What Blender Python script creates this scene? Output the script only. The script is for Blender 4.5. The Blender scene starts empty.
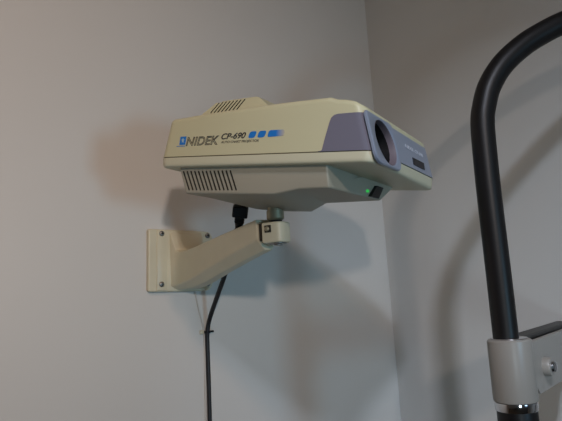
import bpy, bmesh, math, random
from mathutils import Vector, Matrix
random.seed(4)
scene = bpy.context.scene
COL = scene.collection

# ------------------------------------------------------------------ camera solve
FPX, CX, CY = 569.0, 281.0, 210.5
up = Vector((-246, -3970, 569)).normalized()            # world up, in camera axes (x right, y down, z forward)
zc = Vector((0, 0, 1))
f0 = (zc - up * zc.dot(up)).normalized()
r0 = f0.cross(up).normalized()
if r0.x < 0: r0 = -r0
A = math.radians(55)
wu = math.sin(A) * r0 + math.cos(A) * f0                # along the left wall, towards the corner
wn = math.cos(A) * r0 - math.sin(A) * f0                # out of the left wall
def ray(px, py): return Vector(((px - CX) / FPX, (py - CY) / FPX, 1.0))
PC = ray(183, 260) * 1.045                              # centre of the wall plate
SHIFT = Vector((-0.522, 0.0, 1.55))
def to_world(v):
    q = v - PC
    return Vector((q.dot(wu), -q.dot(wn), q.dot(up))) + SHIFT
def dir_world(v): return Vector((v.dot(wu), -v.dot(wn), v.dot(up)))
CAM = to_world(Vector((0, 0, 0)))
def pd(px, py, depth): return to_world(ray(px, py) * depth)
def pw(px, py, out):                                    # point at a distance `out` in front of the left wall
    r = dir_world(ray(px, py)); t = (-out - CAM.y) / r.y
    return CAM + r * t
PLATE = SHIFT.copy()

cam = bpy.data.cameras.new('camera'); cam_o = bpy.data.objects.new('camera', cam); COL.objects.link(cam_o)
cam.lens = 36.0 * FPX / 562.0; cam.sensor_width = 36; cam.clip_start = 0.02
X, Y, Z = dir_world(Vector((1, 0, 0))), dir_world(Vector((0, -1, 0))), dir_world(Vector((0, 0, -1)))
cam_o.matrix_world = Matrix(((X.x, Y.x, Z.x, CAM.x), (X.y, Y.y, Z.y, CAM.y), (X.z, Y.z, Z.z, CAM.z), (0, 0, 0, 1)))
scene.camera = cam_o

# ------------------------------------------------------------------ materials
def mat(name, col, rough=0.5, metal=0.0, noise=0.0, nscale=20, bump=0.0, bscale=200, spec=0.5, emit=None, estr=0):
    m = bpy.data.materials.new(name); m.use_nodes = True
    nt = m.node_tree; b = nt.nodes['Principled BSDF']
    b.inputs['Base Color'].default_value = (*col, 1); b.inputs['Roughness'].default_value = rough
    b.inputs['Metallic'].default_value = metal; b.inputs['Specular IOR Level'].default_value = spec
    tc = nt.nodes.new('ShaderNodeTexCoord')
    if noise:
        n = nt.nodes.new('ShaderNodeTexNoise'); n.inputs['Scale'].default_value = nscale; n.inputs['Detail'].default_value = 3
        nt.links.new(tc.outputs['Object'], n.inputs['Vector'])
        r = nt.nodes.new('ShaderNodeValToRGB')
        r.color_ramp.elements[0].color = (*[c * (1 - noise) for c in col], 1)
        r.color_ramp.elements[1].color = (*[min(1, c * (1 + noise)) for c in col], 1)
        r.color_ramp.elements[0].position = .3; r.color_ramp.elements[1].position = .7
        nt.links.new(n.outputs['Fac'], r.inputs['Fac']); nt.links.new(r.outputs['Color'], b.inputs['Base Color'])
    if bump:
        n2 = nt.nodes.new('ShaderNodeTexNoise'); n2.inputs['Scale'].default_value = bscale; n2.inputs['Detail'].default_value = 2
        nt.links.new(tc.outputs['Object'], n2.inputs['Vector'])
        bp = nt.nodes.new('ShaderNodeBump'); bp.inputs['Strength'].default_value = bump; bp.inputs['Distance'].default_value = .001
        nt.links.new(n2.outputs['Fac'], bp.inputs['Height']); nt.links.new(bp.outputs['Normal'], b.inputs['Normal'])
    if emit:
        b.inputs['Emission Color'].default_value = (*emit, 1); b.inputs['Emission Strength'].default_value = estr
    return m
M = dict(
    wall=mat('wall_paint', (.66, .65, .62), .75, noise=.012, nscale=1.5, bump=.12, bscale=120, spec=.25),
    ceil=mat('ceiling_paint', (.7, .69, .66), .9),
    floor=mat('vinyl_floor', (.14, .12, .10), .5, noise=.12, nscale=6),
    trim=mat('trim_paint', (.62, .6, .56), .5),
    cream=mat('cream_plastic', (.60, .575, .375), .42, noise=.015, nscale=8, bump=.05, bscale=900),
    cream_low=mat('cream_plastic_lower', (.62, .60, .44), .45, noise=.015, nscale=8, bump=.05, bscale=900),
    pan=mat('cream_plastic_shaded', (.38, .355, .28), .5, noise=.015, nscale=8, bump=.05, bscale=900),  # darker cream: the shade below the shell lip is put into the colour
    enamel=mat('cream_enamel', (.66, .61, .45), .38, noise=.03, nscale=25, bump=.15, bscale=300),
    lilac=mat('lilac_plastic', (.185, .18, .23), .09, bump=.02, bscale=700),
    lilac_front=mat('lilac_plastic_cool_lit', (.25, .29, .375), .28, bump=.02, bscale=700),  # same lilac, bluer and lighter: cool light on the front painted in
    cavity=mat('lens_cavity_plastic', (.155, .13, .155), .6),
    black=mat('black_plastic', (.007, .007, .009), .5, spec=.3),
    rubber=mat('black_rubber', (.011, .011, .013), .5, bump=.08, bscale=500),
    tube=mat('black_coated_tube', (.007, .006, .006), .42, spec=.32, noise=.1, nscale=30, bump=.1, bscale=260),
    slot=mat('recess_shade', (.035, .03, .02), .8),  # dark colour deepens the shade inside slots and recesses
    lens_black=mat('lens_barrel_black', (.005, .005, .006), .7, spec=.2),
    glass=mat('lens_glass', (.004, .004, .008), .08, spec=.5),
    screen=mat('dark_window', (.012, .013, .020), .45, spec=.3),
    chrome=mat('chrome', (.72, .72, .74), .12, 1.0),
    steel=mat('steel', (.30, .30, .29), .42, .9),
    brass=mat('knurled_metal', (.36, .32, .22), .5, .5),
    whitepaint=mat('white_enamel', (.33, .30, .265), .35, noise=.02, nscale=20, bump=.06, bscale=300),
    wire=mat('white_wire', (.6, .58, .54), .5),
    ink=mat('black_ink', (.03, .035, .04), .6),
    blue=mat('blue_ink', (.010, .19, .62), .5),
    lightblue=mat('pale_blue_ink', (.40, .55, .60), .5),
    paleink=mat('pale_ink', (.62, .65, .74), .5),
    led=mat('green_lamp', (.05, .5, .1), .4, emit=(.06, .9, .14), estr=.4),
    groove=mat('seam_dark', (.20, .17, .11), .8),
    warm_lens=mat('lamp_glass', (.8, .75, .65), .5, emit=(1, .8, .6), estr=1.5),
)
# faded right end of the third blue mark: two inks blended along its length
def fade_mat():
    m = mat('blue_ink_fade', (.010, .19, .62), .5); nt = m.node_tree; b = nt.nodes['Principled BSDF']
    tc = nt.nodes.new('ShaderNodeTexCoord'); sp = nt.nodes.new('ShaderNodeSeparateXYZ'); r = nt.nodes.new('ShaderNodeValToRGB')
    nt.links.new(tc.outputs['Generated'], sp.inputs[0]); nt.links.new(sp.outputs['X'], r.inputs['Fac'])
    r.color_ramp.elements[0].position = .5; r.color_ramp.elements[0].color = (.010, .19, .62, 1)
    r.color_ramp.elements[1].position = 1.0; r.color_ramp.elements[1].color = (.52, .48, .37, 1)
    nt.links.new(r.outputs['Color'], b.inputs['Base Color']); return m
M['fade'] = fade_mat()

# ------------------------------------------------------------------ helpers
def link(name, bm, m, parent=None, smooth=None, loc=None):
    me = bpy.data.meshes.new(name); bmesh.ops.recalc_face_normals(bm, faces=bm.faces[:]); bm.to_mesh(me); bm.free()
    o = bpy.data.objects.new(name, me); COL.objects.link(o)
    for x in (m if isinstance(m, (list, tuple)) else [m]): me.materials.append(x)
    if parent is not None: o.parent = parent
    if loc is not None: o.location = loc
    if smooth:
        for p in me.polygons: p.use_smooth = True
        me.set_sharp_from_angle(angle=math.radians(smooth))
    return o
def empty(name, mw):
    o = bpy.data.objects.new(name, None); COL.objects.link(o); o.matrix_world = mw; o.empty_display_size = .02; return o
def tag(o, label, cat, group=None):
    o['label'] = label; o['category'] = cat
    if group: o['group'] = group
def struct(o): o['kind'] = 'structure'; return o
def box(bm, c, s, rot=None, bev=0, seg=2):
    r = bmesh.ops.create_cube(bm, size=1); vs = r['verts']
    mtx = Matrix.Translation(c) @ (rot.to_4x4() if rot else Matrix.Identity(4)) @ Matrix.Diagonal((*s, 1))
    bmesh.ops.transform(bm, matrix=mtx, verts=vs)
    if bev:
        es = list({e for v in vs for e in v.link_edges})
        bmesh.ops.bevel(bm, geom=es, offset=bev, segments=seg, affect='EDGES', profile=.5)
def basis(d):
    d = Vector(d).normalized(); a = Vector((0, 0, 1)) if abs(d.z) < .9 else Vector((1, 0, 0))
    x = a.cross(d).normalized(); return x, d.cross(x), d
def lathe(bm, c, d, prof, n=32):
    """prof: (distance along d, radius) pairs; closed at both ends"""
    x, y, z = basis(d); rings = []
    for t, r in prof:
        rings.append([bm.verts.new(Vector(c) + z * t + (x * math.cos(2 * math.pi * k / n) + y * math.sin(2 * math.pi * k / n)) * r) for k in range(n)])
    for a, b in zip(rings, rings[1:]):
        for k in range(n): bm.faces.new((a[k], a[(k + 1) % n], b[(k + 1) % n], b[k]))
    bm.faces.new(rings[0]); bm.faces.new(rings[-1])
def smooth_path(pts, sub=8):
    pts = [Vector(p) for p in pts]; P = [2 * pts[0] - pts[1]] + pts + [2 * pts[-1] - pts[-2]]; out = []
    for i in range(1, len(P) - 2):
        a, b, c, d = P[i - 1:i + 3]
        for k in range(sub):
            t = k / sub
            out.append(.5 * ((2 * b) + (c - a) * t + (2 * a - 5 * b + 4 * c - d) * t * t + (3 * b - a - 3 * c + d) * t ** 3))
    out.append(pts[-1]); return out
def sweep(bm, pts, r, n=16):
    d0 = (pts[1] - pts[0]).normalized(); x, y, _ = basis(d0); rings = []
    for i, p in enumerate(pts):
        d = (pts[min(i + 1, len(pts) - 1)] - pts[max(i - 1, 0)]).normalized()
        x = (x - d * x.dot(d)).normalized(); y = d.cross(x)
        rings.append([bm.verts.new(p + (x * math.cos(2 * math.pi * k / n) + y * math.sin(2 * math.pi * k / n)) * r) for k in range(n)])
    for a, b in zip(rings, rings[1:]):
        for k in range(n): bm.faces.new((a[k], a[(k + 1) % n], b[(k + 1) % n], b[k]))
    bm.faces.new(rings[0]); bm.faces.new(rings[-1])
def prism(bm, poly, axis_fn, t0, t1):
    """extrude a 2D outline; axis_fn(a, b, t) -> 3D"""
    lo = [bm.verts.new(axis_fn(a, b, t0)) for a, b in poly]; hi = [bm.verts.new(axis_fn(a, b, t1)) for a, b in poly]
    n = len(poly)
    for k in range(n): bm.faces.new((lo[k], lo[(k + 1) % n], hi[(k + 1) % n], hi[k]))
    bm.faces.new(lo); bm.faces.new(hi)
def bevel_mod(o, w, seg=3, ang=30):
    m = o.modifiers.new('bevel', 'BEVEL'); m.width = w; m.segments = seg; m.limit_method = 'ANGLE'; m.angle_limit = math.radians(ang)
    m.harden_normals = False
    for p in o.data.polygons: p.use_smooth = True
    o.data.set_sharp_from_angle(angle=math.radians(40))
def round_poly(pts, r, n=5):
    out = []
    N = len(pts)
    for i in range(N):
        p = Vector(pts[i]); a = Vector(pts[i - 1]); b = Vector(pts[(i + 1) % N])
        rr = r[i] if isinstance(r, (list, tuple)) else r
        rr = min(rr, (a - p).length * .45, (b - p).length * .45)
        s, e = p + (a - p).normalized() * rr, p + (b - p).normalized() * rr
        for k in range(n + 1):
            t = k / n; out.append(tuple((1 - t) ** 2 * s + 2 * t * (1 - t) * p + t * t * e))
    return out

# ------------------------------------------------------------------ the room
XL, YB, ZC, T = -3.0, -3.6, 2.80, .1
def slab(name, lo, hi, m):
    bm = bmesh.new(); lo, hi = Vector(lo), Vector(hi); box(bm, (lo + hi) / 2, hi - lo)
    return struct(link(name, bm, m))
slab('floor', (XL - T, YB - T, -T), (T, T, 0), M['floor'])
slab('ceiling', (XL - T, YB - T, ZC), (T, T, ZC + T), M['ceil'])
slab('wall_left', (XL - T, 0, 0), (T, T, ZC), M['wall'])
slab('wall_right', (0, YB - T, 0), (T, 0, ZC), M['wall'])
slab('wall_far_left', (XL - T, YB, 0), (XL, 0, ZC), M['wall'])
# wall behind the camera, with the window opening
WX0, WX1, WZ0, WZ1 = -.72, -.08, .95, 2.15
bm = bmesh.new()
for lo, hi in (((XL - T, YB - T, 0), (WX0, YB, ZC)), ((WX1, YB - T, 0), (0, YB, ZC)), ((WX0, YB - T, 0), (WX1, YB, WZ0)), ((WX0, YB - T, WZ1), (WX1, YB, ZC))):
    lo, hi = Vector(lo), Vector(hi); box(bm, (lo + hi) / 2, hi - lo)
struct(link('wall_behind', bm, M['wall']))
bm = bmesh.new(); fw = .05
for lo, hi in (((WX0, YB - .07, WZ0), (WX0 + fw, YB - .02, WZ1)), ((WX1 - fw, YB - .07, WZ0), (WX1, YB - .02, WZ1)), ((WX0 + fw, YB - .07, WZ0), (WX1 - fw, YB - .02, WZ0 + fw)), ((WX0 + fw, YB - .07, WZ1 - fw), (WX1 - fw, YB - .02, WZ1))):
    lo, hi = Vector(lo), Vector(hi); box(bm, (lo + hi) / 2, hi - lo)
struct(link('window_1', bm, M['trim']))
for nm, lo, hi in (('baseboard_left', (XL, -.012, 0), (0, 0, .09)), ('baseboard_right', (-.012, YB, 0), (0, -.012, .09))):
    slab(nm, lo, hi, M['trim'])

# ------------------------------------------------------------------ chart projector
F = (-Vector((-991, -22, FPX))).normalized()
W = Vector((326, 52, FPX)).normalized(); W = (W - F * F.dot(W)).normalized(); U = F.cross(W)
OC = ray(373, 166) * .625
Fw, Ww, Uw, Ow = dir_world(F), dir_world(W), dir_world(U), to_world(OC)
PM = Matrix(((Fw.x, Ww.x, Uw.x, Ow.x), (Fw.y, Ww.y, Uw.y, Ow.y), (Fw.z, Ww.z, Uw.z, Ow.z), (0, 0, 0, 1)))
# the axes above go front, across (away from the viewer), up
BASE = Vector((-.20, .15, -.037))
root = empty('chart_projector', PM @ Matrix.Translation(BASE))
tag(root, 'cream and lilac eye chart projector with round lens, on the wall bracket', 'projector')
def L(s, w, h): return Vector((s, w, h)) - BASE
H0 = .0178
def lerp(a, b, t): return a + (b - a) * t
def pl(x, xs):
    if x <= xs[0][0]: return xs[0][1]
    for (a, va), (b, vb) in zip(xs, xs[1:]):
        if x <= b: return lerp(va, vb, (x - a) / (b - a))
    return xs[-1][1]
def htop(s): return pl(s, [(-.30, .0715), (-.285, .0722), (-.2446, .0752), (-.20, .0778), (-.12, .0813), (-.045, .0832), (-.036, .0800), (-.024, .0790), (-.012, .0760), (0, .0715)])
def outline(sr, sf, wn_, wf, r, step=.0025):
    """rounded rectangle, points plus outward normals, starting on the near side at the rear"""
    res = []
    def seg(a, b):
        n = max(1, int((Vector(b) - Vector(a)).length / step)); return [(lerp(a[0], b[0], k / n), lerp(a[1], b[1], k / n)) for k in range(n)]
    def arc(cx, cy, a0):
        return [((cx + r * math.cos(math.radians(a0 + 90 * k / 8)), cy + r * math.sin(math.radians(a0 + 90 * k / 8)))) for k in range(8)]
    res += seg((sr + r, wn_), (sf - r, wn_)); res += arc(sf - r, wn_ + r, -90)
    res += seg((sf, wn_ + r), (sf, wf - r)); res += arc(sf - r, wf - r, 0)
    res += seg((sf - r, wf), (sr + r, wf)); res += arc(sr + r, wf - r, 90)
    res += seg((sr, wf - r), (sr, wn_ + r)); res += arc(sr + r, wn_ + r, 180)
    return res
def shell_dims(h):
    t = (h - H0) / .049
    return lerp(-.3100, -.3000, t), lerp(0.0010, -.0120, (h - .016) / .044), lerp(0, .0015, t), lerp(.2530, .2515, t)
CR = .013
def shell_pt(i, h, off=0, npts=[0]):
    sr, sf, a, b = shell_dims(h); o = outline0[i]
    # outline0 stored in normalised form: reuse same index with linear remap of the extents
    s = lerp(sr, sf, o[0]); w = lerp(a, b, o[1])
    return s + o[2] * off, w + o[3] * off
# normalised outline with normals
sr0, sf0, a0, b0 = shell_dims(H0)
raw = outline(sr0, sf0, a0, b0, CR)
outline0 = []
for i, p in enumerate(raw):
    q, r_ = Vector(raw[i - 1]), Vector(raw[(i + 1) % len(raw)]); d = (r_ - q).normalized()
    outline0.append(((p[0] - sr0) / (sf0 - sr0), (p[1] - a0) / (b0 - a0), d.y, -d.x))
NP = len(outline0)
def fill_cap(bm, ring): bm.faces.new(ring)
# upper shell
bm = bmesh.new(); rings = []
R = .007
for t in (0, .2, .4, .6, .8, 1):
    row = []
    for i in range(NP):
        s, w = shell_pt(i, H0); hw = htop(s) - R; h = lerp(H0 + .0006, hw, t); s2, w2 = shell_pt(i, h); row.append((s2, w2, h))
    rings.append(row)
for k in range(1, 7):
    a = math.radians(15 * k); row = []
    for i in range(NP):
        s, w, h = rings[5][i]; o = outline0[i]; ins = R * (1 - math.cos(a))
        row.append((s - o[2] * ins, w - o[3] * ins, h + R * math.sin(a)))
    rings.append(row)
V = [[bm.verts.new(L(*p)) for p in row] for row in rings]
for a, b in zip(V, V[1:]):
    for i in range(NP): bm.faces.new((a[i], a[(i + 1) % NP], b[(i + 1) % NP], b[i]))
# top skin: strips joining the near and far sides point by point keeps the crowned profile
top = V[-1]
nn = sum(1 for o in raw if abs(o[1] - a0) < 1e-6)       # points on the near side
bm.faces.new(V[0])
capf = bm.faces.new(top)
bmesh.ops.triangulate(bm, faces=[capf], ngon_method='EAR_CLIP')
upper = link('upper_shell', bm, M['cream'], root, 40)
# seam line between shells
bm = bmesh.new(); row0 = [shell_pt(i, H0, -.0012) for i in range(NP)]
a = [bm.verts.new(L(s, w, .0155)) for s, w in row0]; b = [bm.verts.new(L(s, w, .0190)) for s, w in row0]
for i in range(NP): bm.faces.new((a[i], a[(i + 1) % NP], b[(i + 1) % NP], b[i]))
bm.faces.new(a); bm.faces.new(b)
link('seam_gasket', bm, M['groove'], root)
# lower shell
bm = bmesh.new(); rings = []
prof = [(.0170, 0), (.0125, .0001), (.0060, .0003), (.0028, .0007), (.0012, .0017), (.0004, .0034), (.0001, .0115)]
for h, ins in prof:
    rings.append([(*shell_pt(i, H0, -ins), h + .0042 * (1 - shell_pt(i, H0, -ins)[1] / .25) * min(1, (.0170 - h) / .012)) for i in range(NP)])
V = [[bm.verts.new(L(*p)) for p in row] for row in rings]
for a, b in zip(V, V[1:]):
    for i in range(NP): bm.faces.new((a[i], a[(i + 1) % NP], b[(i + 1) % NP], b[i]))
bm.faces.new(V[0]); bm.faces.new(V[-1])
lower = link('lower_shell', bm, M['cream_low'], root, 50)

# shell-following panels
def shell_patch(name, cols, m, parent, off=.0007, hfun=None, rows=10):
    """cols: list of outline indices; hfun(index) -> (h0, h1)"""
    bm = bmesh.new(); grid = []
    for i in cols:
        h0, h1 = hfun(i); col = []
        for k in range(rows + 1):
            h = lerp(h0, h1, k / rows); s, w = shell_pt(i, h, off); col.append(bm.verts.new(L(s, w, h)))
        grid.append(col)
    back = []
    for ci, i in enumerate(cols):
        h0, h1 = hfun(i); col = []
        for k in range(rows + 1):
            h = lerp(h0, h1, k / rows); s, w = shell_pt(i, h, -.001); col.append(bm.verts.new(L(s, w, h)))
        back.append(col)
    n = len(cols)
    for c in range(n - 1):
        for k in range(rows):
            bm.faces.new((grid[c][k], grid[c + 1][k], grid[c + 1][k + 1], grid[c][k + 1]))
            bm.faces.new((back[c][k], back[c][k + 1], back[c + 1][k + 1], back[c + 1][k]))
        bm.faces.new((grid[c][0], back[c][0], back[c + 1][0], grid[c + 1][0]))
        bm.faces.new((grid[c][-1], grid[c + 1][-1], back[c + 1][-1], back[c][-1]))
    for k in range(rows):
        bm.faces.new((grid[0][k], grid[0][k + 1], back[0][k + 1], back[0][k]))
        bm.faces.new((grid[-1][k], back[-1][k], back[-1][k + 1], grid[-1][k + 1]))
    return link(name, bm, m, parent, 40)
def near_hi(i):
    s, w = raw[i]
    if i < nn or w < .02: return pl(s, [(-.0635, .0182), (-.0560, .0360), (-.0478, .0530), (-.0450, .0575), (-.0405, .0604), (-.035, .0614), (0, .0618)])
    return .0618
side_cols = [i for i in range(NP) if raw[i][0] > -.069 and raw[i][1] < CR + 1e-6 and i < NP // 2]
# extra resolution comes from the 4 mm step of the outline
shell_patch('side_panel', side_cols, M['lilac'], root, hfun=lambda i: (.0181, max(.0186, near_hi(i))))
front_cols = [i for i in range(NP) if raw[i][0] > -CR * 1.001 and raw[i][1] > CR - 1e-6]
front_cols = [i for i in front_cols if not (abs(raw[i][1] - b0) < 1e-6 and raw[i][0] < -CR * 1.001)]
front_panel = shell_patch('front_panel', front_cols, M['lilac_front'], root, hfun=lambda i: (.0181, .0622))

# front frame: raked plane, a = across, b = height
TH = math.atan(.0130 / .044)
def fpt(w, h, off=0):
    s = .0010 - .0130 * (h - .016) / .044
    return L(s + off * math.cos(TH), w, h + off * math.sin(TH))
HC, HR = (.0478, .0345), .0335
PLO = [(.0000, .0640), (.046, .0648), (.082, .0655), (.0920, .0610), (.0915, .030), (.0885, .0120), (.079, .0050), (.009, .0045), (-.0005, .0105)]
out_poly = round_poly(PLO, [.002, .008, .006, .006, .01, .006, .006, .006, .006], 5)
# lens plate as a ring between its outline and the round opening
def cpt(w, h, off):
    return fpt(w, h, 0) + Vector((off, 0, 0))
def hole_pt(ang, r=HR, sx=1.0): return (HC[0] + r * sx * math.cos(ang), HC[1] + r * .80 * math.sin(ang))
NH = 64
def cast(ang):
    """point where a ray from the opening's centre meets the plate outline"""
    d = Vector((math.cos(ang), math.sin(ang))); best = None; c = Vector(HC)
    for k in range(len(out_poly)):
        a, b = Vector(out_poly[k]), Vector(out_poly[(k + 1) % len(out_poly)]); e = b - a
        den = d.x * e.y - d.y * e.x
        if abs(den) < 1e-12: continue
        t = ((a - c).x * e.y - (a - c).y * e.x) / den; u_ = ((a - c).x * d.y - (a - c).y * d.x) / den
        if t > 0 and -1e-6 <= u_ <= 1 + 1e-6 and (best is None or t < best): best = t
    return (c.x + d.x * best, c.y + d.y * best)
angs = [2 * math.pi * k / NH for k in range(NH)]
for p in PLO[4:9] + PLO[0:4]: pass
bm = bmesh.new()
OB = [cast(a) for a in angs]; HB = [hole_pt(a) for a in angs]
def ring(pts, off): return [bm.verts.new(fpt(p[0], p[1], off)) for p in pts]
def toward(p, q, d):
    p, q = Vector(p), Vector(q); return tuple(p + (q - p).normalized() * d)
rs = [ring(OB, -.002), ring(OB, .0008), ring([toward(p, q, .001) for p, q in zip(OB, HB)], .0016),
      ring([toward(p, HC, -.0012) for p in HB], .0016), ring(HB, .0008), ring(HB, -.002)]
for a, b in zip(rs, rs[1:]):
    for k in range(NH): bm.faces.new((a[k], a[(k + 1) % NH], b[(k + 1) % NH], b[k]))
link('lens_plate', bm, M['lilac_front'], root, 35)
# lens cavity: a funnel going back into the body, open at the front
bm = bmesh.new()
prof = [(.0012, 1.0), (.0000, .985), (-.003, .975), (-.0072, .965)]
def funnel(prof):
    rs = [[bm.verts.new(cpt(HC[0] + (p[0] - HC[0]) * k_, HC[1] + (p[1] - HC[1]) * k_, off)) for p in HB] for off, k_ in prof]
    for a, b in zip(rs, rs[1:]):
        for k in range(NH): bm.faces.new((a[k], a[(k + 1) % NH], b[(k + 1) % NH], b[k]))
    return rs
funnel(prof); cav = link('lens_opening', bm, M['cavity'], root, 60)
bm = bmesh.new(); rr_ = funnel([(-.0072, .966), (-.0074, .95), (-.0195, .90), (-.0198, .70), (-.0150, .66)]); bm.faces.new(rr_[-1])
lens = link('lens', bm, M['lens_black'], root, 40); lens['label'] = 'dark glass lens inside the opening'
c = cpt(HC[0], HC[1], -.0155); nf = Vector((math.cos(TH), 0, math.sin(TH)))
bm = bmesh.new(); lathe(bm, c, nf, [(0, .0165), (.0015, .0150), (.0030, .010), (.0036, .003)], 40)
link('lens_glass', bm, M['glass'], lens, 60)
# cut the same opening through shell and panel so the cavity is real
bmc = bmesh.new()
r1 = [bmc.verts.new(cpt(*toward(p, HC, -.0006), .012)) for p in HB]; r2 = [bmc.verts.new(cpt(*toward(p, HC, -.0006), -.021)) for p in HB]
for k in range(NH): bmc.faces.new((r1[k], r1[(k + 1) % NH], r2[(k + 1) % NH], r2[k]))
bmc.faces.new(r1); bmc.faces.new(r2)
def apply_cut(targets, cutter):
    dg = None
    for o in targets:
        m = o.modifiers.new('cut', 'BOOLEAN'); m.operation = 'DIFFERENCE'; m.solver = 'EXACT'; m.object = cutter; m.material_mode = 'TRANSFER'
    bpy.context.view_layer.update(); dg = bpy.context.evaluated_depsgraph_get()
    news = [(o, bpy.data.meshes.new_from_object(o.evaluated_get(dg))) for o in targets]
    for o, me in news:
        o.modifiers.clear(); o.data = me
    bpy.data.objects.remove(cutter)
cut = link('cutter', bmc, M['cavity'], root); cut.location = (0, 0, 0)
apply_cut([upper, front_panel, lower, bpy.data.objects['seam_gasket']], cut)

# small dark window and pale lettering on the front
bm = bmesh.new()
dw = [(.1535, .0340), (.2075, .0345), (.2035, .0240), (.1505, .0238)]
lo = [bm.verts.new(fpt(w, h, -.0005)) for w, h in dw]; hi = [bm.verts.new(fpt(w, h, .0015)) for w, h in dw]
for k in range(4): bm.faces.new((lo[k], lo[(k + 1) % 4], hi[(k + 1) % 4], hi[k]))
bm.faces.new(lo); bm.faces.new(hi)
dwo = link('display_window', bm, M['screen'], root)
dwo['label'] = 'small dark display window on the lilac front'

# text as flat inked letters
def text(name, s, size, mtx, m, parent, outline_w=0, shear=.25, space=1.0, xs=1.0, off=0.0):
    cu = bpy.data.curves.new(name, 'FONT'); cu.body = s; cu.size = size; cu.shear = shear; cu.space_character = space
    if outline_w: cu.fill_mode = 'NONE'; cu.bevel_depth = outline_w; cu.bevel_resolution = 0
    else: cu.offset = off; cu.extrude = .00015
    t = bpy.data.objects.new(name, cu); COL.objects.link(t); bpy.context.view_layer.update()
    me = bpy.data.meshes.new_from_object(t.evaluated_get(bpy.context.evaluated_depsgraph_get()))
    bpy.data.objects.remove(t); me.name = name
    x0 = min(v.co.x for v in me.vertices); x1 = max(v.co.x for v in me.vertices)
    k = xs / (x1 - x0)
    for v in me.vertices: v.co.x = (v.co.x - x0) * k
    if outline_w:
        for v in me.vertices: v.co.z *= .4
    me.transform(mtx); me.materials.clear(); me.materials.append(m)
    o = bpy.data.objects.new(name, me); COL.objects.link(o); o.parent = parent; return o
def side_m(s, h, tilt=0):
    w = .0015 * (h + .004 - H0) / .049 - .0003
    base = Matrix.Translation(L(s, w, h)) @ Matrix(((1, 0, 0, 0), (0, 0, -1, 0), (0, 1, 0, 0), (0, 0, 0, 1)))
    return base @ Matrix.Rotation(math.radians(tilt), 4, 'Z')
text('maker_lettering', 'NIDEK', .0162, side_m(-.2657, .0325), M['ink'], root, outline_w=.00042, xs=.0545, space=1.02)
text('model_lettering', 'CP-690', .0105, side_m(-.2078, .0388), M['ink'], root, xs=.0375, off=.0002, shear=.35)
text('type_lettering', 'AUTO CHART PROJECTOR', .0042, side_m(-.2078, .0334), M['ink'], root, xs=.0570, shear=.2)
def side_prism(name, pts, m, parent=root, off=.0004, smooth=None):
    bm = bmesh.new()
    prism(bm, pts, lambda a, b, t: L(a, .0015 * (b - H0) / .049 + t, b), .0004, -off); return link(name, bm, m, parent)
emb = side_prism('emblem', [(-.2765, .0340), (-.2665, .0340), (-.2655, .0452), (-.2755, .0452)], M['blue'])
side_prism('emblem_star', round_poly([(-.2722, .0362), (-.2705, .0385), (-.2690, .0362), (-.2695, .0395), (-.2680, .0412), (-.2698, .0412), (-.2708, .0435), (-.2718, .0412), (-.2736, .0412), (-.2720, .0392)], .0003, 2), M['lightblue'], emb, .0007)
side_prism('emblem_underline', [(-.2810, .0318), (-.2668, .0318), (-.2668, .0326), (-.2810, .0326)], M['blue'], emb)
def blob(x0, x1): return round_poly([(x0, .0385), (x1 - .002, .0385), (x1 + .0012, .0468), (x0 + .0028, .0468)], .0032, 5)
side_prism('blue_mark', blob(-.1670, -.1553), M['blue'])
side_prism('blue_mark', blob(-.1535, -.1412), M['blue'])
side_prism('blue_mark', round_poly([(-.1390, .0385), (-.1150, .0392), (-.1145, .0468), (-.1365, .0470)], .0032, 5), M['fade'])
FMT = Matrix.Translation(fpt(.131, .0435, .0011)) @ Matrix(((0, 0, 1, 0), (1, 0, 0, 0), (0, 1, 0, 0), (0, 0, 0, 1)))
FMT = FMT @ Matrix.Rotation(-TH, 4, 'X')
text('front_lettering', 'NIDEK CP-690', .0078, FMT, M['paleink'], root, xs=.082, shear=.2)

# vented bump on the top
def bump_ring(h, pts): return pts
bm = bmesh.new()
bl = [(-.274, .032), (-.150, .032), (-.140, .15), (-.262, .15)]
tl = [(-.250, .046), (-.186, .046), (-.182, .135), (-.246, .135)]
lo = [bm.verts.new(L(a, b, .0745)) for a, b in bl]; mid = [bm.verts.new(L(a, b, .0775 if k in (0, 3) else .0800)) for k, (a, b) in enumerate(bl)]
hi = [bm.verts.new(L(a, b, h)) for (a, b), h in zip(tl, (.1035, .1060, .1060, .1035))]
for a, b in ((lo, mid), (mid, hi)):
    for k in range(4): bm.faces.new((a[k], a[(k + 1) % 4], b[(k + 1) % 4], b[k]))
bm.faces.new(lo); bm.faces.new(hi)
bmesh.ops.bevel(bm, geom=[e for e in bm.edges if all(v in hi for v in e.verts)] , offset=.004, segments=3, affect='EDGES')
bump = link('vent_hood', bm, M['cream'], root, 40)
bmc = bmesh.new()
for k in range(8):
    s = -.2545 + k * .0060
    a = L(s, .0335, .0850); b = L(s + .0095, .0460, .1045); ctr = (a + b) / 2; d = (b - a)
    z = d.normalized(); x = Vector((1, 0, 0)); y = z.cross(x).normalized(); x = y.cross(z)
    rot = Matrix((x, y, z)).transposed()
    box(bmc, ctr, (.0021, .007, d.length), rot)
apply_cut([bump], link('cutter', bmc, M['slot'], root))

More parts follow.
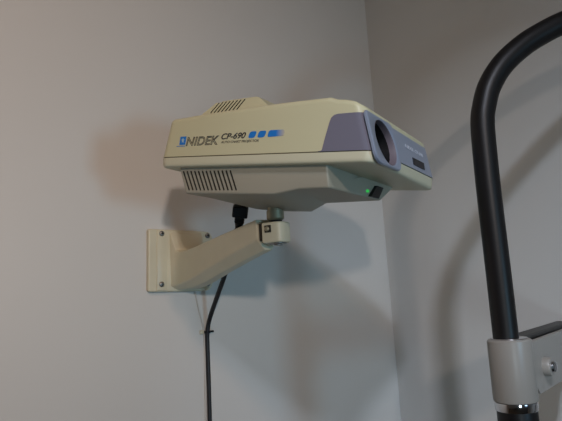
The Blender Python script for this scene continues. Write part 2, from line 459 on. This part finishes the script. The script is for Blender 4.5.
# base pan under the body
HBN = [(-.275, -.0300), (-.135, -.0305), (-.100, -.0238), (-.058, -.0222)]
HBF = [(-.270, -.0312), (-.218, -.0412), (-.157, -.0405), (-.134, -.0278), (-.050, -.0228)]
cols = []
for t in [0, .2, .4, .52, .58, .64, .70, .78, .88, 1.0]:
    pass
NS = [-.275, -.235, -.195, -.165, -.135, -.118, -.100, -.080, -.060]
FS = [-.270, -.218, -.185, -.168, -.157, -.145, -.134, -.090, -.0505]
NT = [-.2815, -.238, -.197, -.166, -.136, -.118, -.100, -.080, -.0605]
FT = [-.276, -.222, -.190, -.172, -.157, -.145, -.134, -.090, -.0490]
bm = bmesh.new(); secs = []
for a, b, at, bt in zip(NS, FS, NT, FT):
    n_b = Vector((a, .018, pl(a, HBN))); f_b = Vector((b, .168, pl(b, HBF)))
    row = [Vector((at, .0105, .009)), Vector((at, .0105, .001)), n_b]
    for k, dz in ((.33, -.0022), (.67, -.0042)): row.append(n_b.lerp(f_b, k) + Vector((0, 0, (dz if b < -.14 else 0) * (0 if b < -.26 else 1))))
    row += [f_b, Vector((bt, .212, -.001)), Vector((bt, .212, .006))]
    secs.append([bm.verts.new(L(*p)) for p in row])
m_ = len(secs[0])
for a, b in zip(secs, secs[1:]):
    for k in range(m_ - 1): bm.faces.new((a[k], a[k + 1], b[k + 1], b[k]))
    bm.faces.new((a[m_ - 1], a[0], b[0], b[m_ - 1]))
bm.faces.new(secs[0]); bm.faces.new(secs[-1])
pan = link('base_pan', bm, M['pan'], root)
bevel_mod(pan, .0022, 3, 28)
bpy.context.view_layer.update(); dg = bpy.context.evaluated_depsgraph_get()
me = bpy.data.meshes.new_from_object(pan.evaluated_get(dg)); pan.modifiers.clear(); pan.data = me
bmc = bmesh.new()
for k in range(13):
    s0 = lerp(-.2745, -.1975, k / 12)
    a, b = L(s0 - .0008, .0105, .0000), L(s0 + .0066, .0172, -.0255)
    z = (b - a).normalized(); y = Vector((0, 1, 0)); x = y.cross(z).normalized(); y = z.cross(x)
    box(bmc, (a + b) / 2, (.0024, .009, (b - a).length), Matrix((x, y, z)).transposed(), bev=.0009, seg=2)
# shallow notch near the top of the front face
apply_cut([pan], link('cutter', bmc, M['slot'], root))
bmc = bmesh.new(); prism(bmc, [(.060, .004), (.112, .004), (.082, -.0030)], lambda a, b, t: L(t, a, b), -.058, -.045)
apply_cut([pan], link('cutter', bmc, M['pan'], root))
# switch and lamp on the pan's front face
def pan_front(w, t):     # t: 0 at the top, 1 at the bottom edge
    k = (w - .0105) / .2
    s = lerp(-.0605, -.049, min(1, k)); return s
bm = bmesh.new()
sw = [(.146, -.0045), (.172, -.0045), (.1555, -.0212), (.126, -.0212)]
lo = [bm.verts.new(L(-.056, w, h)) for w, h in sw]; hi = [bm.verts.new(L(-.0485, w, h)) for w, h in sw]
for k in range(4): bm.faces.new((lo[k], lo[(k + 1) % 4], hi[(k + 1) % 4], hi[k]))
bm.faces.new(lo); bm.faces.new(hi)
swo = link('power_switch', bm, M['black'], root); swo['label'] = 'black rocker power switch'
bm = bmesh.new(); c = (L(-.0480, .139, -.0075) + L(-.0480, .143, -.0175)) / 2
mtx = Matrix((Vector((0, 1, 0)), Vector((0, 0, 1)), Vector((1, 0, 0)))).transposed()
bm.free()
bm = bmesh.new(); lathe(bm, L(-.057, .1215, -.0145), (1, 0, 0), [(0, .0021), (.0055, .0021), (.0065, .0015), (.0068, .0006)], 16)
led = link('indicator_lamp', bm, M['led'], root, 60); led['label'] = 'lit green indicator lamp'
# ------------------------------------------------------------------ wall bracket
br = empty('wall_bracket', Matrix.Translation(PLATE))
tag(br, 'cream enamelled metal bracket arm screwed to the wall under the projector', 'bracket')
PR = Matrix.Rotation(math.radians(2.0), 3, 'Y')         # the plate hangs a touch off square
bm = bmesh.new()
ply = round_poly([(-.0705, -.0575), (.0565, -.0575), (.0565, .0535), (-.0705, .0535)], [.005, .020, .016, .005], 6)
prism(bm, ply, lambda a, b, t: PR @ Vector((a, t, b)), 0, -.010)
plate = link('wall_plate', bm, M['enamel'], br); bevel_mod(plate, .0025)
# arm: side outline (out, up), swept across its width with a wider root
bm = bmesh.new()
# stations: out, top, side bottom, underside, near edge, far edge
ST = [(.008, .0500, -.0470, -.0545, -.0305, .0360), (.012, .0480, -.0468, -.0545, -.0285, .0350), (.0155, .0340, -.0465, -.0543, -.0260, .0340), (.020, .0170, -.0460, -.0540, -.0240, .0330),
      (.030, .0122, -.0440, -.0530, -.0215, .0315), (.055, .0140, -.0395, -.0505, -.0180, .0290), (.090, .0172, -.0320, -.0450, -.0160, .0270), (.150, .0238, -.0180, -.0320, -.0142, .0255), (.215, .0305, -.0040, -.0190, -.0128, .0245), (.275, .0366, .0072, -.0080, -.0115, .0240)]
secs = [[bm.verts.new((x, -o_, z)) for x, z in ((un, tp), (un, sb), (un + .013, bt), (uf - .010, bt), (uf, sb), (uf, tp))] for o_, tp, sb, bt, un, uf in ST]
for a, b in zip(secs, secs[1:]):
    for k in range(6): bm.faces.new((a[k], a[(k + 1) % 6], b[(k + 1) % 6], b[k]))
bm.faces.new(secs[0]); bm.faces.new(secs[-1])
arm = link('arm', bm, M['enamel'], br); bevel_mod(arm, .0020, 3, 28)
bm = bmesh.new(); box(bm, PR @ Vector((-.0455, -.0105, -.0015)), (.0190, .0030, .1080), PR, bev=.0008)
link('screw_rail', bm, M['enamel'], br, 40)
# screws
def screw(u_, z_, y_, r=.0048, parent=br, d=(0, -1, 0), name='screw'):
    bm = bmesh.new(); c = PR @ Vector((u_, y_, z_)); d = Vector(d)
    lathe(bm, c, d, [(-.003, r), (.0012, r), (.0026, r * .75), (.0030, r * .3)], 20)
    o = link(name, bm, M['steel'], parent, 40)
    x, y, z = basis(d)
    bm = bmesh.new()
    for ax, bx in ((x, y), (y, x)):
        box(bm, c + d * .0029, (r * 1.1, r * .25, .0010), Matrix((ax, bx, d)).transposed())
    link('cross_recess', bm, M['slot'], o)
for a, b in ((-.0465, .0455), (-.0465, -.0445), (.0455, .0455), (.0455, -.0440)): screw(a, b, -.0118 if a < 0 else -.010)
# swivel head
hdir = Vector((Fw.x, Fw.y, 0)).normalized(); hside = Vector((-hdir.y, hdir.x, 0))   # hdir points out into the room
HCN = Vector((.0105, -.2960, .0180))
RH = Matrix((hdir, hside, Vector((0, 0, 1)))).transposed()
bm = bmesh.new()
hp = round_poly([(-.0170, -.0165), (.0158, -.0165), (.0158, .0165), (-.0170, .0165)], [.003, .012, .012, .003], 6)
prism(bm, hp, lambda a, b, t: HCN + RH @ Vector((a, b, t)), -.0178, .0115)
head = link('swivel_head', bm, M['enamel'], br); bevel_mod(head, .0022, 3)
ns = -hside if (-hside).dot(CAM - PLATE) > 0 else hside
bm = bmesh.new(); box(bm, HCN + ns * .0167 + Vector((0, 0, .0020)) - hdir * .006, (.0105, .0022, .0105), RH, bev=.0008)
sc = link('screw_recess', bm, M['slot'], head)
bm = bmesh.new(); lathe(bm, HCN + ns * .0160 + Vector((0, 0, .0020)) - hdir * .0065, ns, [(0, .0036), (.0030, .0036), (.0042, .0022), (.0044, .0006)], 18)
link('clamp_screw', bm, M['brass'], head, 40)
bm = bmesh.new(); lathe(bm, HCN + Vector((0, 0, -.0165)), (0, 0, -1), [(0, .0125), (.0022, .0125), (.0030, .0115), (.0032, .0070), (.0050, .0065), (.0054, .003)], 24)
link('pivot_bolt', bm, M['steel'], br, 40)
bm = bmesh.new(); box(bm, Vector((.0068, -.2795, .0170)), (.0310, .0040, .0240))
link('joint_gap', bm, M['slot'], br)
# collar carrying the projector
bm = bmesh.new()
cb = HCN + Vector((-.002, 0, .0108)); ctop = (PM @ Vector((-.205, .145, -.034))) - PLATE
cdir = Vector((0, 0, 1))
hh = .0175
lathe(bm, cb, cdir, [(-.002, .0072), (.0030, .0072), (.0030, .0085), (.0050, .0112), (.0060, .0125), (hh, .0125), (hh + .001, .0110), (.031, .0110)], 36)
coll = link('mounting_collar', bm, M['brass'], br, 35)
bm = bmesh.new(); lathe(bm, cb, cdir, [(.0004, .0092), (.0036, .0096), (.0046, .0090)], 32)
link('lock_ring', bm, M['black'], coll, 40)

# ------------------------------------------------------------------ power cord
p_top = PM @ Vector((-.252, .150, -.030))
def proj(p):
    v = cam_o.matrix_world.inverted() @ p; return (CX + FPX * v.x / -v.z, CY - FPX * v.y / -v.z, -v.z)
PD = .868
q0, q1 = pd(241.0, 204.5, PD), pd(238.6, 229, PD + .012)
cord = empty('power_cord', Matrix.Translation(q0)); tag(cord, 'black power cord hanging from the projector down behind the bracket arm', 'cord')
def rel(p): return p - q0
ax = (q1 - q0).normalized()
bm = bmesh.new()
zx = ax; xx = dir_world(Vector((1, 0, 0))); xx = (xx - zx * xx.dot(zx)).normalized(); yy = zx.cross(xx)
RP = Matrix((xx, yy, zx)).transposed()
box(bm, ax * .0112, (.0235, .016, .0176), RP, bev=.002)
box(bm, ax * .0245, (.0150, .013, .010), RP, bev=.002)
link('plug', bm, M['black'], cord)
bm = bmesh.new()
for k in range(4): lathe(bm, ax * (.027 + k * .0035), ax, [(0, .0070 - k * .0005), (.0022, .0070 - k * .0005), (.0023, .0048), (.0035, .0048)], 18)
link('strain_relief', bm, M['rubber'], cord, 40)
pts = [q0 + ax * .036, pd(236.8, 230.5, .915), pd(235.5, 236, .950), pw(233.0, 245, .128), pw(230.0, 256, .112), pw(224.5, 276, .085), pw(217.0, 297, .050), pw(210.2, 317, .018), pw(207.4, 332, .0085), pw(207.6, 350, .0065), pw(208.8, 385, .006), pw(209.8, 421, .006), pw(211.5, 480, .006)]
pts.append(Vector((pts[-1].x, -.006, .5))); pts.append(Vector((pts[-1].x, -.02, .10)))
bm = bmesh.new(); sweep(bm, [p - q0 for p in smooth_path(pts, 10)], .0041, 14); link('cord', bm, M['rubber'], cord, 60)
# cord clip
cp = pw(207.2, 332, .008)
clip = empty('cord_clip', Matrix.Translation(Vector((cp.x, 0, cp.z)))); tag(clip, 'small black tie clip holding the cord to the wall', 'clip')
bm = bmesh.new(); lathe(bm, Vector((0, -.0085, 0)), (0, 0, 1), [(-.0022, .0058), (.0022, .0058)], 20); link('tie_band', bm, M['black'], clip, 40)
bm = bmesh.new(); box(bm, Vector((.008, -.0075, .0004)), (.011, .0035, .0035), bev=.0008); link('tie_tail', bm, M['black'], clip)
bm = bmesh.new(); box(bm, Vector((-.0080, -.0022, .0)), (.0080, .0044, .0070), bev=.0012); link('clip_base', bm, M['enamel'], clip)
# thin white wire
wp = [pw(193.5, 284, .0035), pw(195.6, 294, .0025), pw(199.5, 312, .0020), pw(203.4, 328, .0020), pw(204.6, 345, .0020), pw(205.2, 380, .0020), pw(205.8, 421, .0020), pw(207.4, 480, .0020)]
wp.append(Vector((wp[-1].x, -.0022, .5))); wp.append(Vector((wp[-1].x, -.0140, .10)))
w0 = wp[1]; bm = bmesh.new(); sweep(bm, [p - w0 for p in smooth_path(wp, 8)], .0016, 10)
wo = link('thin_wire', bm, M['wire'], None, 60, loc=w0); tag(wo, 'thin white wire running down the wall beside the black cord', 'wire')

# ------------------------------------------------------------------ equipment stand at the right
D = .74; K = D / .57
base = pd(505.8, 337, D)
st = empty('equipment_stand', Matrix.Translation(Vector((base.x, base.y, 0)))); so = st.location.copy()
tag(st, 'curved black tubular stand with white clamp in front of the right wall', 'stand')
# straight post is truly vertical; bend stays at one distance from the camera
lat = Vector((X.x, X.y, 0)).normalized()
def on_plane(px, py):
    """point on the upright plane through the post that spans lat and z"""
    r = dir_world(ray(px, py)); nrm = lat.cross(Vector((0, 0, 1))); t = (base - CAM).dot(nrm) / r.dot(nrm); return CAM + r * t
arcpx = [(482.6, 125), (484.2, 106), (490.0, 85), (503.5, 63.5), (525, 44), (548, 30), (565, 22)]
pts = [base + Vector((0, 0, -.02)), Vector((base.x, base.y, on_plane(499, 275).z)), on_plane(489.8, 200), on_plane(486, 165)] + [on_plane(*p) for p in arcpx]
e = pts[-1]
for dl, dz in ((.035, .011), (.07, .016), (.105, .010), (.13, -.008), (.148, -.045), (.155, -.10), (.156, -.25), (.156, -.6)):
    pts.append(e + lat * dl + Vector((0, 0, dz)))
pts.append(Vector((pts[-1].x, pts[-1].y, .03)))
bm = bmesh.new(); sweep(bm, [p - so for p in smooth_path(pts, 8)], D * 12.4 / FPX, 24); link('tube', bm, M['tube'], st, 60)
zc_ = base.z
ztop = pd(510, 339.0, D).z; zbot = pd(516, 398.5, D).z; zring = pd(516, 407.5, D).z
cx_, cy_ = 0, 0
def cyl(name, prof, m):
    bm = bmesh.new(); lathe(bm, lat * .0036, (0, 0, 1), [(z, r * K) for z, r in prof], 48); return link(name, bm, m, st, 40)
cyl('clamp_sleeve', [(zbot, .0208), (zbot + .001, .0212), (ztop - .0015, .0212), (ztop, .0200)], M['whitepaint'])
cyl('chrome_ring', [(ztop, .0172), (ztop + .0018, .0176), (ztop + .0024, .0150)], M['chrome'])
cyl('chrome_ring', [(zring, .0196), (zring + .001, .0202), (zbot - .001, .0202), (zbot, .0195)], M['chrome'])
cyl('lower_tube', [(.03, .0192), (zring, .0192)], M['tube'])
bm = bmesh.new(); lathe(bm, (0, 0, 0), (0, 0, 1), [(0, .14), (.012, .14), (.022, .125), (.03, .05), (.04, .030)], 48); link('foot', bm, M['tube'], st, 40)
bm = bmesh.new(); q = pts[-1] - so; lathe(bm, (q.x, q.y, 0), (0, 0, 1), [(0, .05), (.012, .05), (.02, .042), (.032, .018)], 36); link('foot', bm, M['tube'], st, 40)
# side arm of the clamp: heads right and back
B = math.radians(39); bd_c = math.sin(B) * r0 + math.cos(B) * f0; bd = dir_world(bd_c).normalized(); bs = bd.cross(Vector((0, 0, 1))).normalized()
if bs.dot(CAM - base) < 0: bs = -bs                    # bs faces the viewer
def arm_pt(px, py, side):
    r = dir_world(ray(px, py)); c0 = Vector((base.x, base.y, 0)) + bs * side; t = (c0 - CAM).dot(bs) / r.dot(bs); v = CAM + r * t - c0
    return v.dot(bd), v.z
SD = .0170 * K
cheek = [arm_pt(*p, SD + .004) for p in ((530.5, 342.5), (548, 336), (575, 326), (575, 373), (541, 394), (535.0, 383), (531.5, 366), (530, 352))]
bm = bmesh.new(); prism(bm, round_poly(cheek, .003, 3), lambda a, b, t: Vector((0, 0, 0)) + bd * a + Vector((0, 0, b)) + bs * t, SD + .004, SD - .004)
ck = link('clamp_cheek', bm, M['whitepaint'], st); bevel_mod(ck, .0012)
ca, cz0 = arm_pt(560, 331, SD); _, cz1 = arm_pt(560, 383, SD)
bm = bmesh.new(); box(bm, bd * .158 + Vector((0, 0, (ztop + zbot) / 2 + .006)), (.282, .030, .066), Matrix((bd, bs, Vector((0, 0, 1)))).transposed(), bev=.004)
link('side_bar', bm, M['tube'], st)
ba, bz = arm_pt(544.5, 366.5, SD + .004)
bc = bd * ba + Vector((0, 0, bz)) + bs * (SD + .004)
bm = bmesh.new(); lathe(bm, bc, bs, [(0, .0125), (.008, .0125), (.0095, .0115), (.0098, .007)], 28)
bo = link('bolt_washer', bm, M['whitepaint'], st, 40)
bm = bmesh.new(); lathe(bm, bc + bs * .0095, bs, [(0, .0075), (.004, .0075), (.0058, .0055), (.0064, .0015)], 20); link('bolt', bm, M['chrome'], bo, 40)

# ------------------------------------------------------------------ light
def area(name, loc, target, size, sizey, power, col):
    l = bpy.data.lights.new(name, 'AREA'); l.shape = 'RECTANGLE'; l.size = size; l.size_y = sizey; l.energy = power; l.color = col
    o = bpy.data.objects.new(name, l); COL.objects.link(o); o.location = loc
    o.rotation_euler = (Vector(target) - Vector(loc)).to_track_quat('-Z', 'Y').to_euler(); return o
def rel_(x, y, z): return tuple(Vector((x, y, z)) + SHIFT)
def lamp(name, p, t, sx, sy, power, col, spread):
    o = area(name, rel_(*p), rel_(*t), sx, sy, power, col); o.data.spread = math.radians(spread); return o
lamp('ceiling_lamp_light', (-.765, -1.65, 1.17), (-.90, 0, .10), .12, .12, 2.9, (1.0, .66, .47), 95)
lamp('standing_lamp_light', (-1.0, -2.35, .50), (-.35, 0, 0), .09, .09, 2.05, (1.0, .84, .75), 60)
lamp('right_wall_fill', (-.85, -1.75, 1.12), (.52, -.33, -.28), .10, .10, .76, (.70, .81, .98), 33)  # unseen fill, added to light the right wall behind the post
lamp('cool_corner_fill', (.04, -2.55, -.62), (.45, 0, -.25), .28, .24, .12, (.4, .66, 1.0), 38)  # unseen cool fill, added for the lower corner
lamp('cool_left_fill', (.10, -2.55, -.25), (-.35, 0, 0), .28, .28, 1.05, (.36, .74, 1.0), 60)  # unseen cool fill, added so the projector casts its shadow leftwards
lamp('low_left_fill', (-1.3, -2.6, -.90), (.52, -.30, -.10), .4, .4, .32, (.72, .90, 1.0), 36)  # unseen fill from low left, added to lift the right wall
w = bpy.data.worlds.new('world'); scene.world = w; w.use_nodes = True
w.node_tree.nodes['Background'].inputs[0].default_value = (.55, .7, .9, 1); w.node_tree.nodes['Background'].inputs[1].default_value = .6

vs = scene.view_settings; vs.view_transform = 'Standard'; vs.look = 'None'; vs.gamma = 1; vs.use_curve_mapping = False; vs.exposure = -0.13
